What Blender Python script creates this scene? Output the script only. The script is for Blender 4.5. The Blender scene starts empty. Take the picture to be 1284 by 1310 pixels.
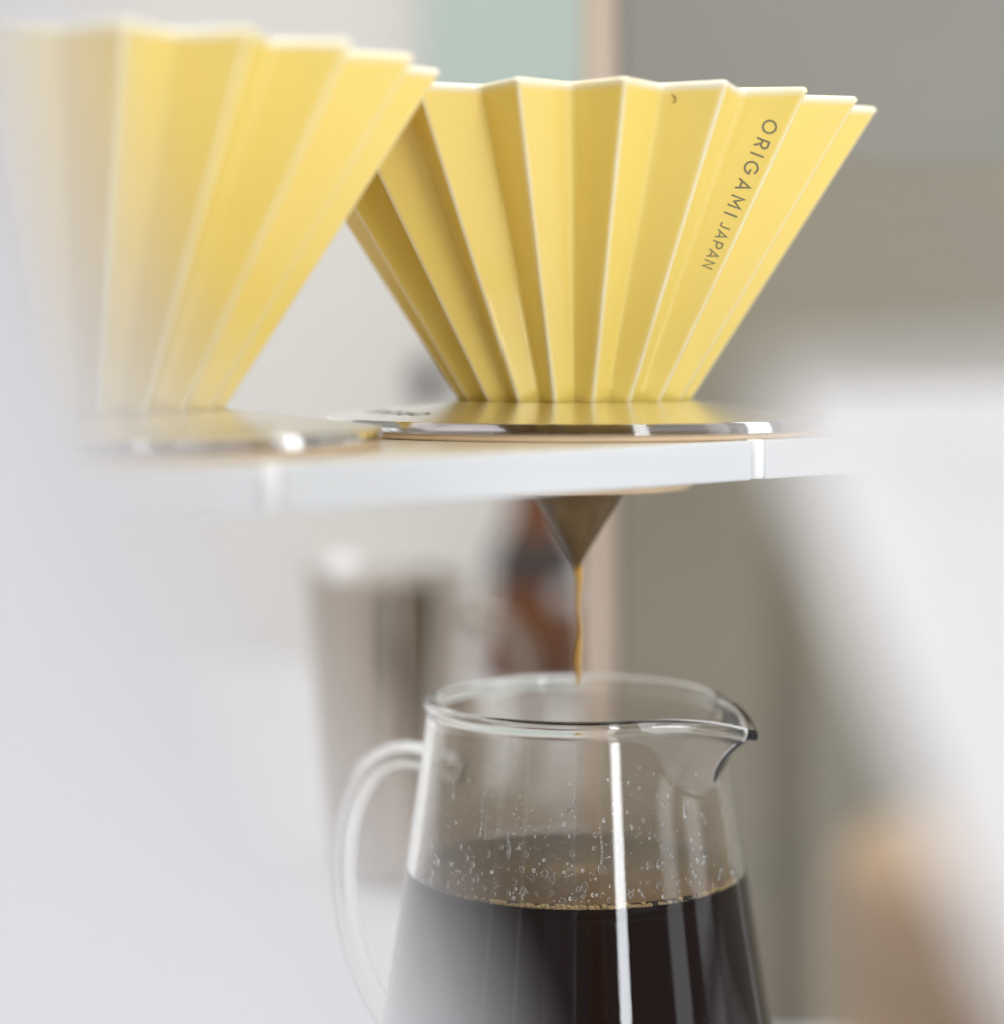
import bpy, bmesh, math, random
from mathutils import Vector, Matrix
random.seed(7)
PI = math.pi
S = bpy.context.scene
COL = S.collection

# ------------------------------------------------------------------ camera
# world: Z up, counter top at z = 0, camera looks along +Y, metres
CAMZ = 0.205
cam_d = bpy.data.cameras.new('camera')
cam = bpy.data.objects.new('camera', cam_d)
COL.objects.link(cam)
cam.location = (0, 0, CAMZ)
cam.rotation_euler = (PI/2, 0, 0)
cam_d.sensor_fit = 'HORIZONTAL'
cam_d.sensor_width = 36
cam_d.lens = 76.6
cam_d.shift_y = -210/1284
cam_d.clip_start = 0.005
cam_d.clip_end = 50
cam_d.dof.use_dof = True
cam_d.dof.focus_distance = 0.441
cam_d.dof.aperture_fstop = 4.6
S.camera = cam

# ------------------------------------------------------------------ world, lamps, exposure
w = bpy.data.worlds.new('World')
S.world = w
w.use_nodes = True
w.node_tree.nodes['Background'].inputs[0].default_value = (1.0, 0.96, 0.90, 1)
w.node_tree.nodes['Background'].inputs[1].default_value = 0.27

def window_lamp(deg, dist, wd, ht, z, power, col=(0.95, 0.98, 1.0)):
    """a window bay of the room: an area lamp facing the drip station"""
    L = bpy.data.lights.new('window_light', 'AREA')
    L.shape = 'RECTANGLE'
    L.size = wd
    L.size_y = ht
    L.energy = power
    L.color = col
    o = bpy.data.objects.new('window_light', L)
    COL.objects.link(o)
    a = math.radians(deg)
    o.location = (0.016 + dist*math.sin(a), 0.482 - dist*math.cos(a), z)
    d = Vector((0.016, 0.482, 0.2)) - o.location
    d.z = 0
    o.rotation_euler = d.to_track_quat('-Z', 'Y').to_euler()
    return o
window_lamp(27.0, 1.6, 0.18, 1.4, 0.68, 14.5, (0.93, 0.965, 1.0))
window_lamp(64, 1.7, 0.34, 1.4, 0.68, 2.3)
window_lamp(88, 1.7, 0.44, 1.4, 0.68, 2.5)
# overhead area lamp, added as soft fill from above
CL = bpy.data.lights.new('overhead_fill', 'AREA')
CL.shape = 'RECTANGLE'
CL.size = 3.0
CL.size_y = 3.0
CL.energy = 66.0
CL.color = (1.0, 0.985, 0.96)
clo = bpy.data.objects.new('overhead_fill', CL)
COL.objects.link(clo)
clo.location = (0.0, 0.45, 1.9)

S.view_settings.view_transform = 'Standard'
S.view_settings.look = 'None'
S.view_settings.exposure = 0.0
S.view_settings.gamma = 1.0
S.cycles.use_denoising = True
S.cycles.max_bounces = 18
S.cycles.transmission_bounces = 16
S.cycles.glossy_bounces = 8
S.cycles.transparent_max_bounces = 16
S.cycles.sample_clamp_indirect = 6

# ------------------------------------------------------------------ materials
def mat(name, col, rough=0.5, metal=0.0, trans=0.0, ior=1.5, coat=0.0, spec=0.5, noise=None, bump=None, sss=0):
    m = bpy.data.materials.new(name)
    m.use_nodes = True
    nt = m.node_tree
    b = nt.nodes['Principled BSDF']
    b.inputs['Base Color'].default_value = (*col, 1)
    b.inputs['Roughness'].default_value = rough
    b.inputs['Metallic'].default_value = metal
    b.inputs['Transmission Weight'].default_value = trans
    b.inputs['IOR'].default_value = ior
    b.inputs['Coat Weight'].default_value = coat
    b.inputs['Coat Roughness'].default_value = 0.06
    b.inputs['Specular IOR Level'].default_value = spec
    tc = nt.nodes.new('ShaderNodeTexCoord')
    if noise:
        sc, col2, stretch = noise
        mp = nt.nodes.new('ShaderNodeMapping')
        mp.inputs['Scale'].default_value = stretch
        nt.links.new(tc.outputs['Object'], mp.inputs[0])
        n = nt.nodes.new('ShaderNodeTexNoise')
        n.inputs['Scale'].default_value = sc
        n.inputs['Detail'].default_value = 6
        nt.links.new(mp.outputs[0], n.inputs['Vector'])
        r = nt.nodes.new('ShaderNodeMapRange')
        r.inputs[1].default_value = 0.3
        r.inputs[2].default_value = 0.7
        nt.links.new(n.outputs['Fac'], r.inputs[0])
        mx = nt.nodes.new('ShaderNodeMix')
        mx.data_type = 'RGBA'
        mx.inputs[6].default_value = (*col, 1)
        mx.inputs[7].default_value = (*col2, 1)
        nt.links.new(r.outputs[0], mx.inputs[0])
        nt.links.new(mx.outputs[2], b.inputs['Base Color'])
    if bump:
        sc, st = bump
        n2 = nt.nodes.new('ShaderNodeTexNoise')
        n2.inputs['Scale'].default_value = sc
        n2.inputs['Detail'].default_value = 4
        nt.links.new(tc.outputs['Object'], n2.inputs['Vector'])
        bp = nt.nodes.new('ShaderNodeBump')
        bp.inputs['Strength'].default_value = st
        bp.inputs['Distance'].default_value = 0.001
        nt.links.new(n2.outputs['Fac'], bp.inputs['Height'])
        nt.links.new(bp.outputs[0], b.inputs['Normal'])
    return m

def glaze_material():
    """yellow glaze that thins to cream where it breaks over ridges and rim"""
    m = mat('yellow_glaze', (0.90, 0.69, 0.19), rough=0.22, coat=0.5, bump=(60, 0.05))
    nt = m.node_tree
    b = nt.nodes['Principled BSDF']
    at = nt.nodes.new('ShaderNodeAttribute')
    at.attribute_name = 'thin_glaze'
    tc = nt.nodes.new('ShaderNodeTexCoord')
    n = nt.nodes.new('ShaderNodeTexNoise')
    n.inputs['Scale'].default_value = 90
    n.inputs['Detail'].default_value = 3
    nt.links.new(tc.outputs['Object'], n.inputs['Vector'])
    r = nt.nodes.new('ShaderNodeMapRange')
    r.inputs[1].default_value = 0.3
    r.inputs[2].default_value = 0.7
    r.inputs[3].default_value = 0.6
    r.inputs[4].default_value = 1.0
    nt.links.new(n.outputs['Fac'], r.inputs[0])
    mu = nt.nodes.new('ShaderNodeMath')
    mu.operation = 'MULTIPLY'
    nt.links.new(at.outputs['Fac'], mu.inputs[0])
    nt.links.new(r.outputs[0], mu.inputs[1])
    n2 = nt.nodes.new('ShaderNodeTexNoise')
    n2.inputs['Scale'].default_value = 25
    nt.links.new(tc.outputs['Object'], n2.inputs['Vector'])
    m0 = nt.nodes.new('ShaderNodeMix')
    m0.data_type = 'RGBA'
    m0.inputs[6].default_value = (0.945, 0.735, 0.195, 1)
    m0.inputs[7].default_value = (0.925, 0.685, 0.155, 1)
    nt.links.new(n2.outputs['Fac'], m0.inputs[0])
    mx = nt.nodes.new('ShaderNodeMix')
    mx.data_type = 'RGBA'
    mx.inputs[7].default_value = (0.95, 0.92, 0.76, 1)
    nt.links.new(mu.outputs[0], mx.inputs[0])
    nt.links.new(m0.outputs[2], mx.inputs[6])
    nt.links.new(mx.outputs[2], b.inputs['Base Color'])
    b.inputs['Subsurface Weight'].default_value = 0.0
    return m

def fog_material():
    """breath of steam on the inside of the jug: mostly clear, milky in drifts"""
    m = bpy.data.materials.new('steam_film')
    m.use_nodes = True
    nt = m.node_tree
    nt.nodes.clear()
    out = nt.nodes.new('ShaderNodeOutputMaterial')
    tr = nt.nodes.new('ShaderNodeBsdfTransparent')
    df = nt.nodes.new('ShaderNodeBsdfTranslucent')
    df.inputs[0].default_value = (0.75, 0.70, 0.62, 1)
    d2 = nt.nodes.new('ShaderNodeBsdfDiffuse')
    d2.inputs[0].default_value = (0.75, 0.70, 0.62, 1)
    st_ = nt.nodes.new('ShaderNodeAttribute')
    st_.attribute_name = 'residue'
    tint = nt.nodes.new('ShaderNodeMix')
    tint.data_type = 'RGBA'
    tint.inputs[6].default_value = (0.66, 0.55, 0.42, 1)
    tint.inputs[7].default_value = (0.44, 0.27, 0.12, 1)
    nt.links.new(st_.outputs['Fac'], tint.inputs[0])
    nt.links.new(tint.outputs[2], df.inputs[0])
    nt.links.new(tint.outputs[2], d2.inputs[0])
    ad = nt.nodes.new('ShaderNodeMixShader')
    nt.links.new(df.outputs[0], ad.inputs[1])
    nt.links.new(d2.outputs[0], ad.inputs[2])
    tc = nt.nodes.new('ShaderNodeTexCoord')
    n = nt.nodes.new('ShaderNodeTexNoise')
    n.inputs['Scale'].default_value = 70
    n.inputs['Detail'].default_value = 5
    nt.links.new(tc.outputs['Object'], n.inputs['Vector'])
    at = nt.nodes.new('ShaderNodeAttribute')
    at.attribute_name = 'film'
    r = nt.nodes.new('ShaderNodeMapRange')
    r.inputs[1].default_value = 0.3
    r.inputs[2].default_value = 0.7
    r.inputs[3].default_value = 0.36
    r.inputs[4].default_value = 0.56
    nt.links.new(n.outputs['Fac'], r.inputs[0])
    mu = nt.nodes.new('ShaderNodeMath')
    mu.operation = 'MULTIPLY'
    nt.links.new(r.outputs[0], mu.inputs[0])
    nt.links.new(at.outputs['Fac'], mu.inputs[1])
    mx = nt.nodes.new('ShaderNodeMixShader')
    nt.links.new(mu.outputs[0], mx.inputs[0])
    nt.links.new(tr.outputs[0], mx.inputs[1])
    nt.links.new(ad.outputs[0], mx.inputs[2])
    nt.links.new(mx.outputs[0], out.inputs[0])
    return m

def porcelain_material():
    """thin white porcelain that lets light through its wall"""
    m = mat('thin_porcelain', (0.90, 0.90, 0.92), 0.25, coat=0.2)
    nt = m.node_tree
    b = nt.nodes['Principled BSDF']
    tl = nt.nodes.new('ShaderNodeBsdfTranslucent')
    tl.inputs[0].default_value = (0.95, 0.95, 0.97, 1)
    mx = nt.nodes.new('ShaderNodeMixShader')
    mx.inputs[0].default_value = 0.5
    nt.links.new(b.outputs[0], mx.inputs[1])
    nt.links.new(tl.outputs[0], mx.inputs[2])
    nt.links.new(mx.outputs[0], nt.nodes['Material Output'].inputs[0])
    return m

M = dict(
    porcelain=porcelain_material(),
    glaze=glaze_material(),
    print=mat('grey_print', (0.235, 0.215, 0.115), 0.4),
    speck=mat('brown_speck', (0.12, 0.05, 0.02), 0.6),
    acrylic=mat('smoked_acrylic', (0.50, 0.49, 0.53), 0.30, trans=1.0, ior=1.49, spec=0.2),
    rimac=mat('polished_acrylic_edge', (0.70, 0.68, 0.74), 0.08, trans=1.0, ior=1.49),
    plate=mat('wood_and_reflection_tan', (0.78, 0.60, 0.40), 0.5, noise=(40, (0.70, 0.52, 0.33), (1, 8, 1))),  # collar wood; on the plate under the disc, the tan of a reflection
    shelf=mat('white_laminate', (0.67, 0.685, 0.70), 0.32, noise=(9, (0.62, 0.635, 0.655), (1, 1, 18)), bump=(120, 0.04)),
    shelftop=mat('pale_board', (0.64, 0.585, 0.49), 0.3, noise=(20, (0.59, 0.535, 0.44), (1, 9, 1))),
    peg=mat('white_plastic', (0.86, 0.87, 0.88), 0.18, coat=0.4),
    gap=mat('dark_joint', (0.25, 0.25, 0.26), 0.6),
    paper=mat('coffee_soaked_paper', (0.19, 0.122, 0.052), 0.36, noise=(110, (0.075, 0.045, 0.022), (1, 1, 0.45)), bump=(700, 0.5), spec=0.22),
    stream=mat('amber_coffee', (0.86, 0.52, 0.10), 0.03, trans=0.82, ior=1.33),
    glass=mat('clear_glass', (0.985, 0.99, 0.985), 0.0, trans=1.0, ior=1.47),
    water=mat('water_drop', (1, 1, 1), 0.0, trans=1.0, ior=1.33),
    coffee=mat('black_coffee', (0.0115, 0.0018, 0.0024), 0.05, spec=0.04),
    foam=mat('coffee_foam', (0.70, 0.50, 0.24), 0.2, trans=0.15, ior=1.33),
    film=fog_material(),
    counter=mat('counter_white', (0.76, 0.77, 0.80), 0.28, noise=(6, (0.72, 0.73, 0.76), (1, 1, 1))),
    wall=mat('wall_white', (0.87, 0.855, 0.83), 0.8, noise=(4, (0.84, 0.825, 0.795), (1, 1, 1)), bump=(60, 0.1)),
    teal=mat('pale_teal_paint', (0.58, 0.70, 0.655), 0.4, noise=(5, (0.56, 0.68, 0.635), (1, 1, 1))),
    taupe=mat('taupe_board', (0.285, 0.25, 0.185), 0.55, noise=(4, (0.225, 0.21, 0.175), (1, 1, 3)), bump=(150, 0.08)),
    greyb=mat('grey_board', (0.275, 0.262, 0.23), 0.55, noise=(4, (0.235, 0.23, 0.212), (1, 1, 2)), bump=(150, 0.08)),
    trim=mat('beige_wood_trim', (0.60, 0.49, 0.40), 0.5, noise=(18, (0.54, 0.43, 0.35), (6, 6, 0.6))),
    steel=mat('brushed_steel', (0.46, 0.40, 0.345), 0.07, metal=1.0, bump=(80, 0.05)),
    stone=mat('pale_grey_stoneware', (0.465, 0.46, 0.485), 0.4, bump=(40, 0.05)),
    white=mat('white_ceramic', (0.88, 0.88, 0.90), 0.22, coat=0.3, bump=(40, 0.03)),
    brown=mat('red_brown_glass', (0.19, 0.075, 0.035), 0.18, noise=(15, (0.10, 0.04, 0.02), (1, 1, 1))),
    dark=mat('dark_rubber', (0.045, 0.04, 0.04), 0.45),
    label=mat('paper_label', (0.55, 0.54, 0.55), 0.6),
    oak=mat('oak', (0.44, 0.315, 0.215), 0.5, noise=(14, (0.38, 0.27, 0.18), (5, 5, 0.7))),
)

# ------------------------------------------------------------------ helpers
def link(name, me, m, parent=None, loc=None, smooth=True):
    o = bpy.data.objects.new(name, me)
    COL.objects.link(o)
    if m is not None:
        if len(me.materials) == 0:
            me.materials.append(m)
    if smooth:
        me.polygons.foreach_set('use_smooth', [True]*len(me.polygons))
    if parent:
        o.parent = parent
    if loc:
        o.location = loc
    return o

def mesh(name, V, F):
    me = bpy.data.meshes.new(name)
    me.from_pydata(V, [], F)
    me.validate()
    me.update()
    return me

def empty(name, loc, label, cat, group=None, rz=0):
    o = bpy.data.objects.new(name, None)
    o.empty_display_size = 0.02
    COL.objects.link(o)
    o.location = loc
    o.rotation_euler = (0, 0, rz)
    tag(o, label, cat, group)
    return o

def tag(o, label, cat, group=None):
    o['label'] = label
    o['category'] = cat
    if group:
        o['group'] = group
    return o

def lathe(prof, n=96, close=False):
    """profile [(r,z)...] spun about z; close joins last point to first"""
    V, F = [], []
    k = len(prof)
    for (r, z) in prof:
        for i in range(n):
            a = 2*PI*i/n
            V.append((r*math.sin(a), -r*math.cos(a), z))
    for j in range(k if close else k-1):
        j2 = (j+1) % k
        for i in range(n):
            i2 = (i+1) % n
            F.append((j*n+i, j*n+i2, j2*n+i2, j2*n+i))
    return V, F

def smooth_prof(pts, sub=6):
    """catmull-rom through profile points"""
    P = [pts[0]] + list(pts) + [pts[-1]]
    out = []
    for i in range(1, len(P)-2):
        for s in range(sub):
            t = s/sub
            q = []
            for c in range(2):
                a, b, cc, d = P[i-1][c], P[i][c], P[i+1][c], P[i+2][c]
                q.append(0.5*((2*b)+(-a+cc)*t+(2*a-5*b+4*cc-d)*t*t+(-a+3*b-3*cc+d)*t**3))
            out.append((max(q[0], 0.00002), q[1]))
    out.append(pts[-1])
    return out

def tube(pts, rad, n=14, caps=True):
    V, F = [], []
    m_ = len(pts)
    pts = [Vector(p) for p in pts]
    up = Vector((0.3, 0.9, 0.1)).normalized()
    for i, p in enumerate(pts):
        t = (pts[min(i+1, m_-1)] - pts[max(i-1, 0)]).normalized()
        a = t.cross(up).normalized()
        b = t.cross(a).normalized()
        r = rad[i] if isinstance(rad, (list, tuple)) else rad
        rx, ry = r if isinstance(r, tuple) else (r, r)
        for k in range(n):
            an = 2*PI*k/n
            V.append(tuple(p + a*rx*math.cos(an) + b*ry*math.sin(an)))
    for i in range(m_-1):
        for k in range(n):
            k2 = (k+1) % n
            F.append((i*n+k, i*n+k2, (i+1)*n+k2, (i+1)*n+k))
    if caps:
        F.append(tuple(range(n-1, -1, -1)))
        F.append(tuple((m_-1)*n+k for k in range(n)))
    return V, F

def box(name, lo, hi, m, parent=None, bev=0.0006, mtx=None):
    bm = bmesh.new()
    bmesh.ops.create_cube(bm, size=1)
    for v in bm.verts:
        v.co = Vector([(lo[i]+hi[i])/2 + v.co[i]*(hi[i]-lo[i]) for i in range(3)])
    if bev:
        bmesh.ops.bevel(bm, geom=list(bm.edges), offset=bev, segments=2, profile=0.5, affect='EDGES')
    if mtx is not None:
        bm.transform(mtx)
    me = bpy.data.meshes.new(name)
    bm.to_mesh(me)
    bm.free()
    return link(name, me, m, parent, smooth=False)

def join_meshes(parts):
    V, F = [], []
    for v, f in parts:
        o = len(V)
        V += v
        F += [tuple(i+o for i in q) for q in f]
    return V, F

# ------------------------------------------------------------------ the setting
WALL_Y = 1.40
PANEL_Y = 0.645
o = box('counter', (-1.3, -0.6, -0.03), (1.0, WALL_Y, 0.0), M['counter'], bev=0.002)
o['kind'] = 'structure'
o = box('wall', (-1.5, WALL_Y+0.001, -0.6), (1.3, WALL_Y+0.06, 1.5), M['wall'], bev=0)
o['kind'] = 'structure'

# pale teal panel on the far wall
t = empty('wall_panel', (0, WALL_Y, 0.30), 'pale teal panel mounted on the white wall behind the drippers', 'panel')
box('board', (-0.048, -0.018, -0.02), (0.34, 0.0, 0.5), M['teal'], t, 0.002)
# small dark hook on the far wall, beside the sharp dripper
hk = empty('wall_hook', (-0.047, WALL_Y, 0.185), 'small dark hook on the white wall between the two yellow drippers', 'hook')
V, F = lathe([(0.00002, 0), (0.012, 0), (0.012, 0.004), (0.010, 0.005), (0.00002, 0.005)], 32)
p = link('back_plate', mesh('back_plate', V, F), M['dark'], hk)
p.rotation_euler = (PI/2, 0, 0)
V, F = tube([(0, -0.004, 0.0), (0, -0.016, -0.002), (0, -0.022, -0.010), (0, -0.026, -0.018), (0, -0.032, -0.016), (0, -0.035, -0.006)], 0.004, 12)
link('prong', mesh('prong', V, F), M['dark'], hk)

# taupe partition standing on the counter, right
pt = empty('partition', (0.036, PANEL_Y, 0), 'taupe partition board with grey upper panel standing behind the glass jug', 'partition')
x0 = 0.036
box('lower_panel', (0.0005, 0, 0.0), (0.75, 0.018, CAMZ+0.0571), M['taupe'], pt, 0.0001)
box('upper_panel', (0.0005, 0.0002, CAMZ+0.05715), (0.75, 0.018, 0.75), M['greyb'], pt, 0.0001)
box('edge_trim', (-0.0115, 0.003, 0.0), (-0.0005, 0.022, 0.75), M['trim'], pt, 0.001)

# ------------------------------------------------------------------ drip shelf
SA = math.radians(45)
U = Vector((math.cos(SA), math.sin(SA), 0))       # along the shelf
N = Vector((-math.sin(SA), math.cos(SA), 0))      # from front edge to back
F0 = Vector((0.0142, 0.396, 0))                   # a point on the front edge
SH_T = CAMZ - 0.0190
SH_B = CAMZ - 0.0264
DEPTH = 0.115
D_R = Vector((0.0164, 0.482, 0))
D_L = Vector((-0.0788, 0.407, 0))
sh = empty('drip_shelf', (F0.x, F0.y, 0), 'white edged drip shelf carrying both clear dripper holders', 'shelf')
sh.rotation_euler = (0, 0, SA)
def shelf_local(p):
    d = p - F0
    return d.dot(U), d.dot(N)
S0, S1 = -0.215, 0.195
cu = bpy.data.curves.new('shelf_outline', 'CURVE')
cu.dimensions = '2D'
cu.fill_mode = 'BOTH'
cu.extrude = (SH_T-SH_B)/2
def spl(pts):
    s = cu.splines.new('POLY')
    s.points.add(len(pts)-1)
    for q, (x, y) in zip(s.points, pts):
        q.co = (x, y, 0, 1)
    s.use_cyclic_u = True
spl([(S0, 0.0032), (S1, 0.0032), (S1, DEPTH), (S0, DEPTH)])
for c in (D_R, D_L):
    a, b = shelf_local(c)
    spl([(a+0.0275*math.cos(2*PI*i/64), b+0.0275*math.sin(2*PI*i/64)) for i in range(64)])
co = bpy.data.objects.new('tmp', cu)
COL.objects.link(co)
bpy.context.view_layer.update()
me = bpy.data.meshes.new_from_object(co)
bpy.data.objects.remove(co)
o = link('board', me, M['shelftop'], sh, (0, 0, (SH_T+SH_B)/2), smooth=False)
# front edging in lengths, with a round peg at every joint
pegs = [-0.120, 0.0502, 0.170]
ja = (F0 + U*0).copy()
def at_px(px):
    k = (px-642)/2732
    # F0.x+U.x t = k (F0.y+U.y t)
    return (k*F0.y-F0.x)/(U.x-k*U.y)
pegs = [at_px(350), at_px(971)]
pitch = pegs[1]-pegs[0]
pegs = [pegs[0]-pitch] + pegs + [pegs[1]+pitch]
pr = 0.0019
cuts = [S0] + [q for q in pegs if S0 < q < S1] + [S1]
for i in range(len(cuts)-1):
    a = cuts[i] + (0 if i == 0 else pr+0.0001)
    b = cuts[i+1] - (0 if i == len(cuts)-2 else pr+0.0006)
    box('front_edging', (a, 0, SH_B-0.0004), (b, 0.003, SH_T+0.0002), M['shelf'], sh, 0.0004)
for q in cuts[1:-1]:
    V, F = lathe([(0.00002, SH_B-0.0002), (pr*0.85, SH_B-0.0002), (pr, SH_B+0.0003), (pr, SH_T-0.0001), (pr*0.85, SH_T+0.0004), (0.00002, SH_T+0.0004)], 32)
    link('peg', mesh('peg', V, F), M['peg'], sh, (q, 0.0012, 0))
    box('joint_gap', (q-pr-0.0007, 0.0022, SH_B), (q+pr+0.0002, 0.0031, SH_T-0.0002), M['gap'], sh, 0)  # dark strip set in the joint behind the peg
for sx, sy in ((S0+0.012, 0.016), (S0+0.012, DEPTH-0.014), (S1-0.012, 0.020)):
    if True:
        V, F = lathe([(0.00002, 0.0), (0.008, 0.0), (0.008, 0.004), (0.0055, 0.006), (0.0055, SH_B-0.0005), (0.00002, SH_B-0.0005)], 32)
        link('leg', mesh('leg', V, F), M['peg'], sh, (sx, sy, 0))

# ------------------------------------------------------------------ dripper holders
def holder_mesh():
    e_t, e_b = CAMZ-0.0152, CAMZ-0.01765
    c_t = CAMZ-0.0118
    prof = [(0.0268, c_t+0.0001), (0.0300, c_t-0.0002), (0.0400, c_t-0.0016), (0.0545, e_t+0.0002), (0.0559, e_t), (0.0560, e_t-0.0002),
            (0.0560, e_b+0.0001), (0.0559, e_b), (0.0229, e_b)]
    return lathe(prof, 160, close=True)
def plate_mesh():  # thin plate added for the tan reflection along the disc's lower edge
    a, b = CAMZ-0.0177, CAMZ-0.0190
    return lathe([(0.0234, a), (0.0550, a), (0.0555, a-0.0003), (0.0555, b+0.0003), (0.0550, b+0.00002), (0.0234, b+0.00002)], 128, close=True)
def collar_mesh():
    a, b = CAMZ-0.01902, CAMZ-0.0315
    return lathe([(0.0236, a), (0.0262, a), (0.0262, b+0.001), (0.0255, b), (0.0240, b), (0.0215, b+0.001)], 96, close=True)
def polish_edge(me):
    me.materials.append(M['acrylic'])
    me.materials.append(M['rimac'])
    for p_ in me.polygons:
        c_ = p_.center
        if math.hypot(c_.x, c_.y) > 0.0557 and abs(p_.normal.z) < 0.9:
            p_.material_index = 1
HM = [mesh(n, *f()) for n, f in (('disc', holder_mesh), ('reflection_plate', plate_mesh), ('collar', collar_mesh))]
polish_edge(HM[0])

# stroke lettering ------------------------------------------------
def arc(cx, cy, rx, ry, a0, a1, n):
    return [(cx+rx*math.cos(math.radians(a0+(a1-a0)*i/n)), cy+ry*math.sin(math.radians(a0+(a1-a0)*i/n))) for i in range(n+1)]
GLYPH = {   # strokes in a box one unit high; second value is the advance width
    'O': ([arc(0.5, 0.5, 0.46, 0.46, 0, 360, 28)], 1.0),
    'R': ([[(0.06, 0), (0.06, 1)], [(0.06, 0.95)] + arc(0.36, 0.70, 0.25, 0.25, 90, -90, 12) + [(0.06, 0.45)], [(0.34, 0.45), (0.62, 0)]], 0.66),
    'I': ([[(0.06, 0), (0.06, 1)]], 0.12),
    'G': ([arc(0.5, 0.5, 0.46, 0.46, 48, 360, 24) + [(0.60, 0.5)]], 1.0),
    'A': ([[(0.02, 0), (0.40, 0.98), (0.78, 0)], [(0.16, 0.30), (0.64, 0.30)]], 0.80),
    'M': ([[(0.08, 0), (0.08, 0.95), (0.46, 0.35), (0.84, 0.95), (0.84, 0)]], 0.92),
    'J': ([[(0.42, 1), (0.42, 0.28)] + arc(0.22, 0.26, 0.20, 0.22, 0, -150, 10)], 0.48),
    'P': ([[(0.06, 0), (0.06, 1)], [(0.06, 0.95)] + arc(0.36, 0.69, 0.26, 0.26, 90, -90, 12) + [(0.06, 0.43)]], 0.62),
    'N': ([[(0.06, 0), (0.06, 0.97), (0.68, 0.03), (0.68, 1)]], 0.74),
}
def ribbon(pts, w_, h):
    """flat mitred ribbon along a 2D polyline, at height h"""
    V, F = [], []
    n = len(pts)
    closed = (Vector(pts[0])-Vector(pts[-1])).length < 1e-6
    for i in range(n):
        p = Vector(pts[i])
        a = Vector(pts[i-1]) if i > 0 else (Vector(pts[-2]) if closed else None)
        b = Vector(pts[i+1]) if i < n-1 else (Vector(pts[1]) if closed else None)
        d1 = (p-a).normalized() if a is not None else None
        d2 = (b-p).normalized() if b is not None else None
        d1 = d1 or d2
        d2 = d2 or d1
        n1 = Vector((-d1.y, d1.x))
        n2 = Vector((-d2.y, d2.x))
        nn = (n1+n2)
        nn = nn.normalized() if nn.length > 1e-6 else n1
        k = 1/max(0.45, nn.dot(n1))
        V.append((*(p+nn*w_/2*k), h))
        V.append((*(p-nn*w_/2*k), h))
    for i in range(n-1):
        F.append((2*i, 2*i+1, 2*i+3, 2*i+2))
    return V, F
def word(txt, size, track, weight, x=0.0, h=0.0):
    parts = []
    for ch in txt:
        st, adv = GLYPH[ch]
        for j, s in enumerate(st):
            parts.append(ribbon([(x+px*size, (py-0.5)*size) for px, py in s], weight*size, h+j*0.000008))
        x += (adv+track)*size
    return parts, x - track*size

def build_holder(c, rz, label):
    t = empty('dripper_holder', (c.x, c.y, 0), label, 'dripper holder', 'clear dripper holders on the shelf', rz)
    link('disc', HM[0], M['acrylic'], t)
    HM[0].set_sharp_from_angle(angle=math.radians(28))
    link('reflection_plate', HM[1], M['plate'], t)
    link('collar', HM[2], M['plate'], t)
    # small dark print curving over the disc
    parts, xe = word('ORIGAMI', 0.0042, 0.30, 0.17)
    V, F = join_meshes(parts)
    out = []
    for (x, y, z) in V:
        r = 0.0455 + y
        a = (x-xe/2)/0.0455
        zz = CAMZ-0.0118-0.0016*(r-0.03)/0.01 if r < 0.04 else CAMZ-0.0134-(r-0.04)*0.0016/0.0145
        out.append((r*math.sin(a), r*math.cos(a), zz+0.00012))
    pm = link('printed_mark', mesh('printed_mark', out, F), M['print'], t, smooth=False)
    pm.rotation_euler = (0, 0, math.radians(118))
    return t
build_holder(D_R, 0, 'clear acrylic disc holder under the yellow dripper with grey lettering')
build_holder(D_L, math.radians(100), 'blurred clear acrylic disc holder under the plain yellow dripper')

# ------------------------------------------------------------------ pleated drippers
NP = 20
RT, ZT, SL = 0.068, 0.053, 0.641       # rim radius, rim height above camera, cone slope
ZB = -0.0262
def ridge_r(z):
    return RT - SL*(ZT-z)
def val_ratio(z):
    return 0.86 + 0.05*max(0, min(1, (-0.005-z)/0.02))
JR = [random.uniform(-0.0025, 0.0025) if i not in (1, 2) else 0.0 for i in range(NP)]
JV = [random.uniform(-0.007, 0.007) if i not in (0, 1) else 0.0 for i in range(NP)]
def pleat(r, vr, th0):
    """closed star outline: straight faces between ridges and valleys, both slightly rounded"""
    pts, edge = [], []
    S_ = [0.0, 0.03, 0.07, 0.12, 0.22, 0.36, 0.5, 0.62, 0.74, 0.84, 0.91, 0.96]
    rv0 = r*vr
    r_0 = r
    h = PI/NP
    for k in range(NP):
        c = th0 + 2*PI*k/NP
        r = r_0*(1 + JR[k])
        rv = rv0*(1 + JV[k])
        A = Vector((r*math.sin(c), -r*math.cos(c)))
        for side in (0, 1):
            if side == 0:
                B = Vector((rv*math.sin(c+h), -rv*math.cos(c+h)))
                P0, P1 = A, B
                seq = S_
            else:
                c2 = c + 2*h
                r2 = r_0*(1 + JR[(k+1) % NP])
                A2 = Vector((r2*math.sin(c2), -r2*math.cos(c2)))
                B = Vector((rv*math.sin(c+h), -rv*math.cos(c+h)))
                P0, P1 = A2, B
                seq = [1.0] + [q for q in reversed(S_[1:])]
            for s in seq:
                p = P0.lerp(P1, s)
                L_ = (P1-P0).length
                d = s*L_
                dv = (1-s)*L_
                rr = 0.0011      # ridge rounding
                if d < rr:
                    p = p*(1 - 0.00042*(1-d/rr)**2/p.length)
                rvn = 0.0022*r/RT
                if dv < rvn:
                    p = p*(1 + 0.00055*(r/RT)*(1-dv/rvn)**2/p.length)
                pts.append(p)
                edge.append(0.85*max(0.0, 1-d/0.0012))
    return pts, edge
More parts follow.
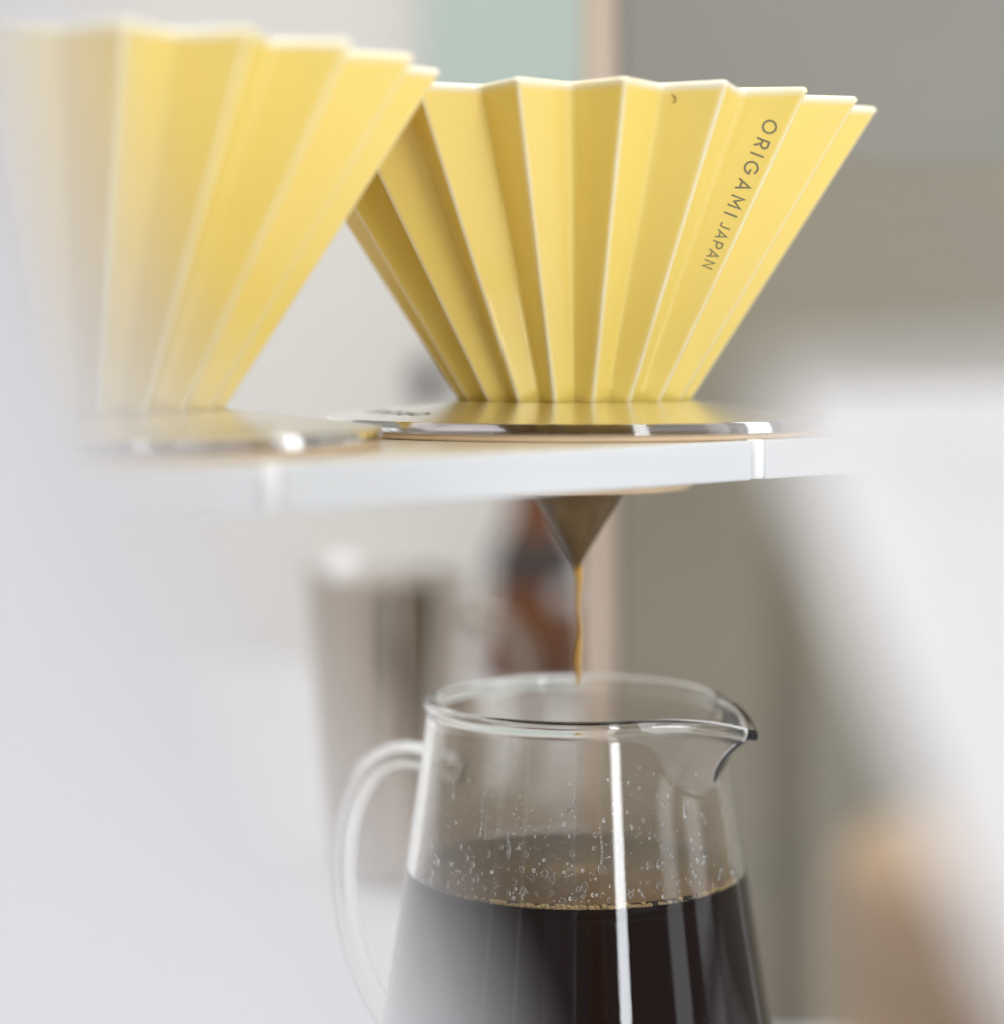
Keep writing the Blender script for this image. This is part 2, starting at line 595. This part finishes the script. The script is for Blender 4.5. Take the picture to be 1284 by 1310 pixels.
def dripper_mesh(th0):
    zs = []
    nz = 26
    for i in range(nz+1):
        zs.append(ZB + (ZT-0.0030-ZB)*i/nz)
    zs += [ZT-0.0024, ZT-0.0019, ZT-0.0014]
    rows = []
    for z in zs:
        rows.append((ridge_r(z), z, val_ratio(z), 0.0, max(0, 1-(ZT-0.0010-z)/0.0011)))
    # rounded lip
    TH = 0.0030
    for a in (20, 45, 70, 90):
        q = math.radians(a)
        rows.append((ridge_r(ZT)-0.0009+0.0009*math.cos(q)-0.0004, ZT-0.0014+0.0014*math.sin(q), 0.86, 0, 1.0))
    for a in (110, 140, 165):
        q = math.radians(a)
        rows.append((ridge_r(ZT)-TH+0.0011+0.0011*math.cos(q), ZT-0.0014+0.0014*math.sin(q), 0.862, 0, 1.0))
    for z in reversed(zs):
        rows.append((ridge_r(z)-TH, z, val_ratio(z)+0.012, 0, max(0, 1-(ZT-z)/0.003)))
    V, F, E = [], [], []
    n = None
    for (r, z, vr, _, e) in rows:
        pts, ed = pleat(r, vr, th0)
        n = len(pts)
        for p, q in zip(pts, ed):
            V.append((p.x, p.y, CAMZ+z))
            E.append(max(e, q*0.9))
    R = len(rows)
    for j in range(R):
        j2 = (j+1) % R
        for i in range(n):
            i2 = (i+1) % n
            F.append((j*n+i, j*n+i2, j2*n+i2, j2*n+i))
    me = mesh('body', V, F)
    a = me.attributes.new('thin_glaze', 'FLOAT', 'POINT')
    a.data.foreach_set('value', E)
    return me
TH_R = math.radians(6.4)
TH_L = math.radians(16)
dr = empty('coffee_dripper', (D_R.x, D_R.y, 0), 'sharp yellow pleated ceramic dripper with grey lettering down one pleat', 'dripper', 'yellow pleated drippers')
link('body', dripper_mesh(TH_R), M['glaze'], dr)
dl = empty('coffee_dripper', (D_L.x, D_L.y, 0), 'blurred yellow pleated ceramic dripper without lettering, half hidden by pale bottle', 'dripper', 'yellow pleated drippers')
link('body', dripper_mesh(TH_L), M['glaze'], dl)

# lettering down the pleat face left of the third ridge from the front
def face_frame():
    c = TH_R + 2*2*PI/NP
    v = c - PI/NP
    def rp(z):
        r = ridge_r(z)
        return Vector((r*math.sin(c), -r*math.cos(c), z))
    def vp(z):
        r = ridge_r(z)*0.86
        return Vector((r*math.sin(v), -r*math.cos(v), z))
    return rp, vp
rp, vp = face_frame()
def face_pt(z, f):                     # f: 0 at the valley, 1 at the ridge
    return vp(z).lerp(rp(z), f)
nrm = (rp(-0.01)-rp(0.05)).cross(vp(0.05)-rp(0.05)).normalized()
if nrm.dot(Vector((0, -1, 0))) < 0:
    nrm = -nrm
T0 = face_pt(0.0464, 0.66)
T1 = face_pt(0.0160, 0.60)
ex = (T1-T0).normalized()
ey = nrm.cross(ex).normalized()
if ey.dot(rp(0.03)-vp(0.03)) < 0:
    ey = -ey
p1, xe = word('ORIGAMI', 0.0029, 0.50, 0.15)
p2, xe2 = word('JAPAN', 0.0023, 0.30, 0.14, xe+0.0020)
V, F = join_meshes(p1+p2)
scale = 1.0
out = []
for (x, y, z) in V:
    p = T0 + ex*x + ey*y + nrm*(0.00006+z)
    out.append((p.x, p.y, p.z+CAMZ))
lt = link('lettering', mesh('lettering', out, F), M['print'], dr, smooth=False)
lt['label'] = 'grey lettering reading ORIGAMI JAPAN'
# a fleck under the rim
fl = []
cfl = TH_R + PI/NP*1.0
r0 = 0.0622
base = Vector((0.0188, -0.0598, 0.0505))
V, F = tube([(0.0000, 0, 0.0), (0.0005, 0, -0.0003), (0.0008, 0, -0.0008), (0.0006, 0, -0.0014), (0.0002, 0, -0.0017)], [0.00006, 0.00012, 0.0001, 0.00012, 0.00005], 8)
def ridge_face(k, f, z):
    c = TH_R + 2*PI*k/NP
    v = c - PI/NP
    r = ridge_r(z)
    a = Vector((r*math.sin(c), -r*math.cos(c), z))
    b = Vector((r*0.86*math.sin(v), -r*0.86*math.cos(v), z))
    return b.lerp(a, f)
fp = ridge_face(1, 0.18, 0.0505)
link('glaze_fleck', mesh('glaze_fleck', V, F), M['speck'], dr, (fp.x, fp.y-0.0002, CAMZ+fp.z))

# ------------------------------------------------------------------ paper filter and coffee stream
prof = [(0.00015, -0.0500), (0.0007, -0.0494), (0.0031, -0.0452), (0.0069, -0.0388), (0.0108, -0.0322), (0.0123, -0.0285), (0.0128, -0.0265), (0.0250, -0.0020), (0.0450, 0.0380)]
n_p = 96
ring = [(r, z) for r, z in prof] + [(max(r-0.0002, 0.00002), z+0.0003) for r, z in reversed(prof)]
V, F = lathe([(r, z+CAMZ) for r, z in ring], n_p)
out = []
for (x, y, z) in V:                    # wet paper: slightly out of round
    a = math.atan2(x, -y)
    k = 1 + 0.022*math.sin(2*a+0.6) + 0.012*math.sin(5*a+260*z)
    out.append((x*k, y*k, z))
pf = empty('paper_filter', (D_R.x+0.0004, D_R.y, 0), 'brown coffee soaked paper filter cone poking through below the shelf', 'paper filter')
link('cone', mesh('cone', out, F), M['paper'], pf)
# the glued seam, a doubled strip of paper running down the cone
V, F = [], []
sp_ = [q for q in prof[1:]]
for r, z in sp_:
    wd_ = min(0.0016, r*0.6)
    for q in range(5):
        a = 0.62 + (q/4-0.5)*2*wd_/max(r, 0.0012)
        k = 1 + 0.022*math.sin(2*a+0.6) + 0.012*math.sin(5*a+260*(z+CAMZ))
        rr_ = r*k + (0.00022 if 0 < q < 4 else 0.00002)
        V.append((rr_*math.sin(a), -rr_*math.cos(a), z+CAMZ))
for j in range(len(sp_)-1):
    for q in range(4):
        F.append((j*5+q, j*5+q+1, (j+1)*5+q+1, (j+1)*5+q))
link('glued_seam', mesh('glued_seam', V, F), M['paper'], pf)
pts, rad = [], []
zz = [-0.0488, -0.0503, -0.0515, -0.0530, -0.0545, -0.0560, -0.0575, -0.0590, -0.0605, -0.0620, -0.0635, -0.0650, -0.0665, -0.0680, -0.0695, -0.0710, -0.0728, -0.0745, -0.0768]
rr = [0.00120, 0.00125, 0.00105, 0.00080, 0.00075, 0.00060, 0.00062, 0.00050, 0.00042, 0.00046, 0.00055, 0.00050, 0.00070, 0.00092, 0.00085, 0.00098, 0.00088, 0.00055, 0.00010]
for i, (z, r) in enumerate(zip(zz, rr)):
    k = (z+0.05)/-0.034
    pts.append((0.0007*k*math.sin(k*5)+0.0002*math.sin(k*19), 0.0003*math.sin(k*7), z+CAMZ))
    rad.append(r*0.8)
sub_p, sub_r = [], []
for i in range(len(pts)-1):
    for s_ in range(4):
        t_ = s_/4
        sub_p.append(tuple(pts[i][c]*(1-t_)+pts[i+1][c]*t_ for c in range(3)))
        sub_r.append(rad[i]*(1-t_)+rad[i+1]*t_)
V, F = tube(sub_p, sub_r, 16)
st = link('coffee_stream', mesh('coffee_stream', V, F), M['stream'], None, (D_R.x+0.0007, D_R.y, 0))
tag(st, 'thin amber coffee stream falling from the filter tip into the jug', 'coffee stream')

# ------------------------------------------------------------------ glass jug
JC = Vector((0.0166, 0.482, 0))
JT = CAMZ - 0.0790                     # rim height
SPA = math.radians(57)                 # spout azimuth, measured from the camera side towards the right
WT = 0.0021
def body_r(z):                         # outer radius
    t_ = (JT - z)
    r = 0.0330 + 0.130*t_ + 0.30*t_*t_
    if t_ < 0.006:
        r += 0.0008*(1-t_/0.006)**2
    if z < 0.010:
        q = 1 - z/0.010
        r -= 0.0075*(1-math.sqrt(max(0, 1-q*q)))
    return r
def spout(a, z):
    d = (a - SPA + PI) % (2*PI) - PI
    w_ = math.radians(40)
    if abs(d) > w_:
        return 0.0, 0.0
    g = 1 - abs(d)/w_
    g = g**2.1*(1.3-0.3*g)
    t_ = (JT - z)/0.019
    h = max(0, 1-t_)**2.1 if t_ >= 0 else 1
    return 0.0130*g*h, -0.0034*g*g*max(0, 1-t_*1.2)
def jug_surface(zlist, off):
    n = 220
    V = []
    angs = []
    for i in range(n):
        u = i/n
        # more columns around the spout
        angs.append(SPA - PI + 2*PI*u + 0.55*math.sin(2*PI*u))
    for z in zlist:
        for a in angs:
            dr_, dz_ = spout(a, z)
            r = body_r(z) - off + dr_
            V.append((r*math.sin(a), -r*math.cos(a), z + dz_))
    return V, n
zo = [0.0002 + 0.010*(1-math.cos(PI/2*i/7)) for i in range(8)]
zo += [0.0102 + (JT-0.022-0.0102)*i/16 for i in range(1, 17)]
zo += [JT-0.022 + 0.0196*i/14 for i in range(1, 15)]
Vo, n = jug_surface(zo, 0)
lip = []
for a in (-38, -10, 20, 55, 90, 125, 160, 190, 218):      # rolled bead of the rim
    q = math.radians(a)
    Vl, _ = jug_surface([JT-0.0012], WT/2 - 0.0016*math.cos(q))
    lip += [(x, y, zz_ + 0.0015*math.sin(q)) for x, y, zz_ in Vl]
zi = [z for z in reversed(zo) if z > 0.0045]
Vi, _ = jug_surface(zi, WT)
V = Vo + lip + Vi
rows = len(V)//n
F = []
for j in range(rows-1):
    for i in range(n):
        i2 = (i+1) % n
        F.append((j*n+i, j*n+i2, (j+1)*n+i2, (j+1)*n+i))
F.append(tuple(range(n-1, -1, -1)))
F.append(tuple((rows-1)*n+i for i in range(n)))
jug = empty('glass_jug', (JC.x, JC.y, 0), 'clear glass jug with pouring lip, half full of black coffee', 'jug')
link('body', mesh('body', V, F), M['glass'], jug)
# handle
HA = SPA + PI + math.radians(-4)
def hp(r, z):
    return (r*math.sin(HA), -r*math.cos(HA), z)
zt = CAMZ - 0.0990
hpts = smooth_prof([(0.0340, zt-0.001), (0.0430, zt+0.0015), (0.0540, zt+0.0005), (0.0640, zt-0.007), (0.0695, zt-0.020), (0.0700, zt-0.036), (0.0655, zt-0.052), (0.0560, zt-0.064), (0.0470, zt-0.069)], 8)
V, F = tube([hp(r, z) for r, z in hpts], [(0.0033, 0.0024)]*len(hpts), 20)
link('handle', mesh('handle', V, F), M['glass'], jug)
# steam film on the inside
LV = CAMZ - 0.1172                     # coffee level
zf = [LV + 0.0008 + (JT-0.004-LV-0.0008)*i/14 for i in range(15)]
V, n = jug_surface(zf, WT+0.00035)
F = []
for j in range(len(zf)-1):
    for i in range(n):
        i2 = (i+1) % n
        F.append((j*n+i, j*n+i2, (j+1)*n+i2, (j+1)*n+i))
me = mesh('steam_film', V, F)
at = me.attributes.new('film', 'FLOAT', 'POINT')
vals = []
for v in V:
    k = (v[2]-LV)/(JT-LV)
    vals.append(max(0, min(1, 1.6-1.15*k)) + 0.75*max(0, 1-k/0.38)**1.3)
at.data.foreach_set('value', vals)
at2 = me.attributes.new('residue', 'FLOAT', 'POINT')
at2.data.foreach_set('value', [max(0, 1-(v[2]-LV)/0.011) for v in V])
fo = link('steam_film', me, M['film'], jug)
# droplets on the inside of the glass
bm = bmesh.new()
def blob(bm, c, nrm_, r, flat, drop=1.0):
    q = Vector((0, 0, 1)).rotation_difference(nrm_).to_matrix().to_4x4()
    mtx = Matrix.Translation(c) @ Matrix.Diagonal((1, 1, drop, 1)) @ q @ Matrix.Diagonal((r, r, r*flat, 1))
    bmesh.ops.create_icosphere(bm, subdivisions=1 if r < 0.0004 else 2, radius=1, matrix=mtx)
for i in range(1050):
    k = random.random()**1.7
    z = LV + 0.0015 + (JT-0.010-LV)*k
    a = random.uniform(-1.35, 1.35) if i % 4 else random.uniform(PI-1.2, PI+1.2)
    dr_, dz_ = spout(a, z)
    r = body_r(z) - WT + dr_ - 0.00008
    big = random.random()
    s = 0.00008 + 0.00055*big**6*(1.3-k) + 0.00006*random.random()
    if i < 30:
        s = random.uniform(0.00035, 0.0008)
        z = LV + random.uniform(0.002, 0.009)
        r = body_r(z) - WT - 0.0001
    nv = Vector((math.sin(a), -math.cos(a), 0))
    blob(bm, Vector((r*math.sin(a), -r*math.cos(a), z+dz_)), nv, s, 0.3, random.uniform(0.9, 1.6))
for i in range(7):                     # runs: a bead with a wet trail above it
    a = random.uniform(-1.2, 1.2)
    z = LV + random.uniform(0.003, 0.020)
    L_ = random.uniform(0.003, 0.009)
    s = random.uniform(0.00025, 0.00045)
    for q in range(9):
        f = q/8
        zq = z + L_*f
        aq = a + 0.006*math.sin(f*6+i)
        dr_, dz_ = spout(aq, zq)
        r = body_r(zq) - WT + dr_ - 0.00008
        blob(bm, Vector((r*math.sin(aq), -r*math.cos(aq), zq+dz_)), Vector((math.sin(aq), -math.cos(aq), 0)), s*(1-f)**0.7*0.9+0.00012, 0.45, 1.6)
me = bpy.data.meshes.new('condensation_drops')
bm.to_mesh(me)
bm.free()
dp = link('condensation_drops', me, M['water'], jug)
dp['kind'] = 'stuff'

# ------------------------------------------------------------------ coffee in the jug
zc = [0.0048 + (LV-0.0048)*i/24 for i in range(25)]
nC = 128
V = []
for z in zc:
    r = body_r(z) - WT + 0.0006
    for i in range(nC):
        a = 2*PI*i/nC
        V.append((r*math.sin(a), -r*math.cos(a), z))
rim_r = body_r(LV) - WT + 0.0006
V_top = [(rim_r, LV), (rim_r-0.0003, LV-0.0003), (rim_r-0.0012, LV-0.0008), (rim_r-0.003, LV-0.0010)]
for i in range(1, 60):
    q = (rim_r-0.003)*(1-i/60)
    V_top.append((q, LV-0.0010 + 0.00016*math.exp(-q/0.012)*math.cos(q/0.0042*2*PI)))
V_top.append((0.0001, LV-0.0008))
for r, z in V_top[1:]:
    for i in range(nC):
        a = 2*PI*i/nC
        V.append((r*math.sin(a), -r*math.cos(a), z))
F = []
for j in range(len(V)//nC-1):
    for i in range(nC):
        i2 = (i+1) % nC
        F.append((j*nC+i, j*nC+i2, (j+1)*nC+i2, (j+1)*nC+i))
F.append(tuple(range(nC-1, -1, -1)))
F.append(tuple(len(V)-nC+i for i in range(nC)))
cf = empty('black_coffee', (JC.x, JC.y, 0), 'black brewed coffee filling the glass jug', 'coffee')
link('liquid', mesh('liquid', V, F), M['coffee'], cf)
bm = bmesh.new()
for i in range(330):
    if i < 190:
        a = random.gauss(-0.12, 0.30)
    elif i < 240:
        a = random.uniform(0.75, 1.2)
    else:
        a = random.uniform(0, 2*PI)
    s = random.uniform(0.00022, 0.00075) if i < 240 else random.uniform(0.00015, 0.0003)
    in_r = body_r(LV) - WT
    r = in_r - s*0.9 - random.random()**2*0.0012
    z = LV - 0.0009*min(1, (in_r-r)/0.0014) + s*0.5 + (random.random()**2*0.0007 if i < 240 else 0)
    blob(bm, Vector((r*math.sin(a), -r*math.cos(a), z)), Vector((0, 0, 1)), s, 0.8)
for i in range(170):                   # froth where the stream lands
    a = random.uniform(0, 2*PI)
    q = abs(random.gauss(0, 0.0065))
    sz = random.uniform(0.0002, 0.0008)*(1.2 if q < 0.005 else 0.8)
    blob(bm, Vector((q*1.5*math.sin(a), -q*math.cos(a), LV-0.0009+sz*0.25)), Vector((0, 0, 1)), sz, 0.6)
me = bpy.data.meshes.new('foam_bubbles')
bm.to_mesh(me)
bm.free()
fb = link('foam_bubbles', me, M['foam'], cf)
fb['kind'] = 'stuff'

# ------------------------------------------------------------------ steel pitcher behind
SP = empty('steel_pitcher', (-0.045, 0.824, 0), 'blurred stainless steel pitcher with a white ball for its rim highlight, on the counter', 'pitcher')
H = 0.1175
pr_ = smooth_prof([(0.022, 0.0), (0.0250, 0.003), (0.0258, 0.012), (0.0280, 0.05), (0.0305, 0.09), (0.0318, H-0.003), (0.0330, H)], 6)
prof = [(0.00002, 0.0)] + pr_ + [(r-0.0010, z+0.0006) for r, z in reversed(pr_)] + [(0.00002, 0.0016)]
V, F = lathe(prof, 96)
link('body', mesh('body', V, F), M['steel'], SP)
V, F = lathe(smooth_prof([(0.00002, H+0.0012), (0.018, H+0.0010), (0.030, H+0.0005), (0.0308, H-0.001), (0.030, H-0.002)], 5), 64)
link('lid', mesh('lid', V, F), M['steel'], SP)
V, F = lathe(smooth_prof([(0.00002, 0.0015), (0.0035, 0.0015), (0.0035, 0.003), (0.0075, 0.0075), (0.0072, 0.0125), (0.004, 0.0155), (0.00002, 0.016)], 5), 40)
link('glint_ball', mesh('glint_ball', V, F), M['white'], SP, (-0.0145, -0.020, H-0.0065))  # white ball added in place of the bright highlight on the rim
V, F = tube([(0.033, 0.004, 0.100), (0.046, 0.010, 0.098), (0.054, 0.014, 0.085), (0.054, 0.014, 0.050), (0.046, 0.010, 0.030), (0.027, 0.004, 0.026)], (0.0035), 14)
link('handle', mesh('handle', V, F), M['steel'], SP)

# ------------------------------------------------------------------ red-brown bottle far behind
BT = empty('brown_bottle', (0.021, 1.30, 0), 'blurred red brown tapered bottle with dark neck on the counter', 'bottle')
pb = smooth_prof([(0.030, 0.0), (0.0345, 0.003), (0.0345, 0.02), (0.027, 0.065), (0.017, 0.105), (0.0135, 0.125), (0.0135, 0.140)], 6)
V, F = lathe([(0.00002, 0)] + pb + [(0.00002, 0.140)], 64)
link('body', mesh('body', V, F), M['brown'], BT)
V, F = lathe([(0.00002, 0.1402), (0.0150, 0.1402), (0.0155, 0.1415), (0.0155, 0.164), (0.0145, 0.166), (0.00002, 0.166)], 48)
link('cap', mesh('cap', V, F), M['dark'], BT)
V, F = [], []
for j in range(5):
    z = 0.052 + 0.012*j/4
    for i in range(13):
        a = 0.35 + 0.7*i/12
        # radius on the taper
        r = 0.027 + (0.065-z)*0.22 + 0.0012
        V.append((r*math.sin(a), -r*math.cos(a), z))
for j in range(4):
    for i in range(12):
        F.append((j*13+i, j*13+i+1, (j+1)*13+i+1, (j+1)*13+i))
link('paper_label', mesh('paper_label', V, F), M['label'], BT)
V, F = lathe(smooth_prof([(0.0285, 0.066), (0.0292, 0.070), (0.0240, 0.088), (0.0228, 0.088), (0.0250, 0.070)], 4), 48)
link('neck_sleeve', mesh('neck_sleeve', V, F), M['dark'], BT)

# ------------------------------------------------------------------ foreground: white bottle, white cone cup, oak canister
WB = empty('stoneware_bottle', (-0.060, 0.105, 0), 'very blurred tall pale grey stoneware bottle in front of the plain dripper', 'bottle')
pw = smooth_prof([(0.048, 0.0), (0.056, 0.004), (0.060, 0.03), (0.0640, 0.09), (0.0635, 0.140), (0.0575, CAMZ-0.035), (0.0503, CAMZ-0.0225), (0.0445, CAMZ-0.008), (0.0423, CAMZ-0.0022), (0.0397, CAMZ+0.006), (0.0376, CAMZ+0.018), (0.0366, CAMZ+0.038), (0.0378, CAMZ+0.050)], 6)
prof = [(0.00002, 0.0)] + pw + [(r-0.003, z+0.001) for r, z in reversed(pw) if z > 0.01] + [(0.00002, 0.006)]
V, F = lathe(prof, 128)
link('body', mesh('body', V, F), M['stone'], WB)
WC = empty('white_cone_cup', (0.0690, 0.161, 0), 'very blurred white ceramic cone cup on a stem beside the oak canister', 'cup')
zr = CAMZ - 0.0023
pc = [(0.0483, zr), (0.0487, zr-0.001), (0.0482, zr-0.0025), (0.0313, zr-0.0460), (0.0170, zr-0.070), (0.014, zr-0.090)]
V, F = lathe([(0.0475, zr-0.0010), (0.0478, zr-0.0002)] + pc + [(0.00002, zr-0.0901)], 128)
link('bowl', mesh('bowl', V, F), M['porcelain'], WC)
V, F = lathe(smooth_prof([(0.0139, zr-0.0902), (0.0120, zr-0.110), (0.013, 0.040), (0.018, 0.014), (0.034, 0.005), (0.038, 0.002), (0.037, 0.0)], 5) + [(0.00002, 0.0)], 96)
link('stem', mesh('stem', V, F), M['white'], WC)
OC = empty('oak_canister', (0.0598, 0.225, 0), 'blurred oak canister with domed lid behind the white cone cup', 'canister')
zk = CAMZ - 0.0545
V, F = lathe([(0.00002, 0.0), (0.0230, 0.0), (0.0240, 0.001), (0.0240, zk-0.0125), (0.0233, zk-0.012), (0.00002, zk-0.012)], 96)
link('body', mesh('body', V, F), M['oak'], OC)
V, F = lathe(smooth_prof([(0.0230, zk-0.0118), (0.0245, zk-0.011), (0.0245, zk-0.003), (0.0225, zk+0.0015), (0.013, zk+0.005), (0.00002, zk+0.006)], 5), 96)
link('lid', mesh('lid', V, F), M['oak'], OC)
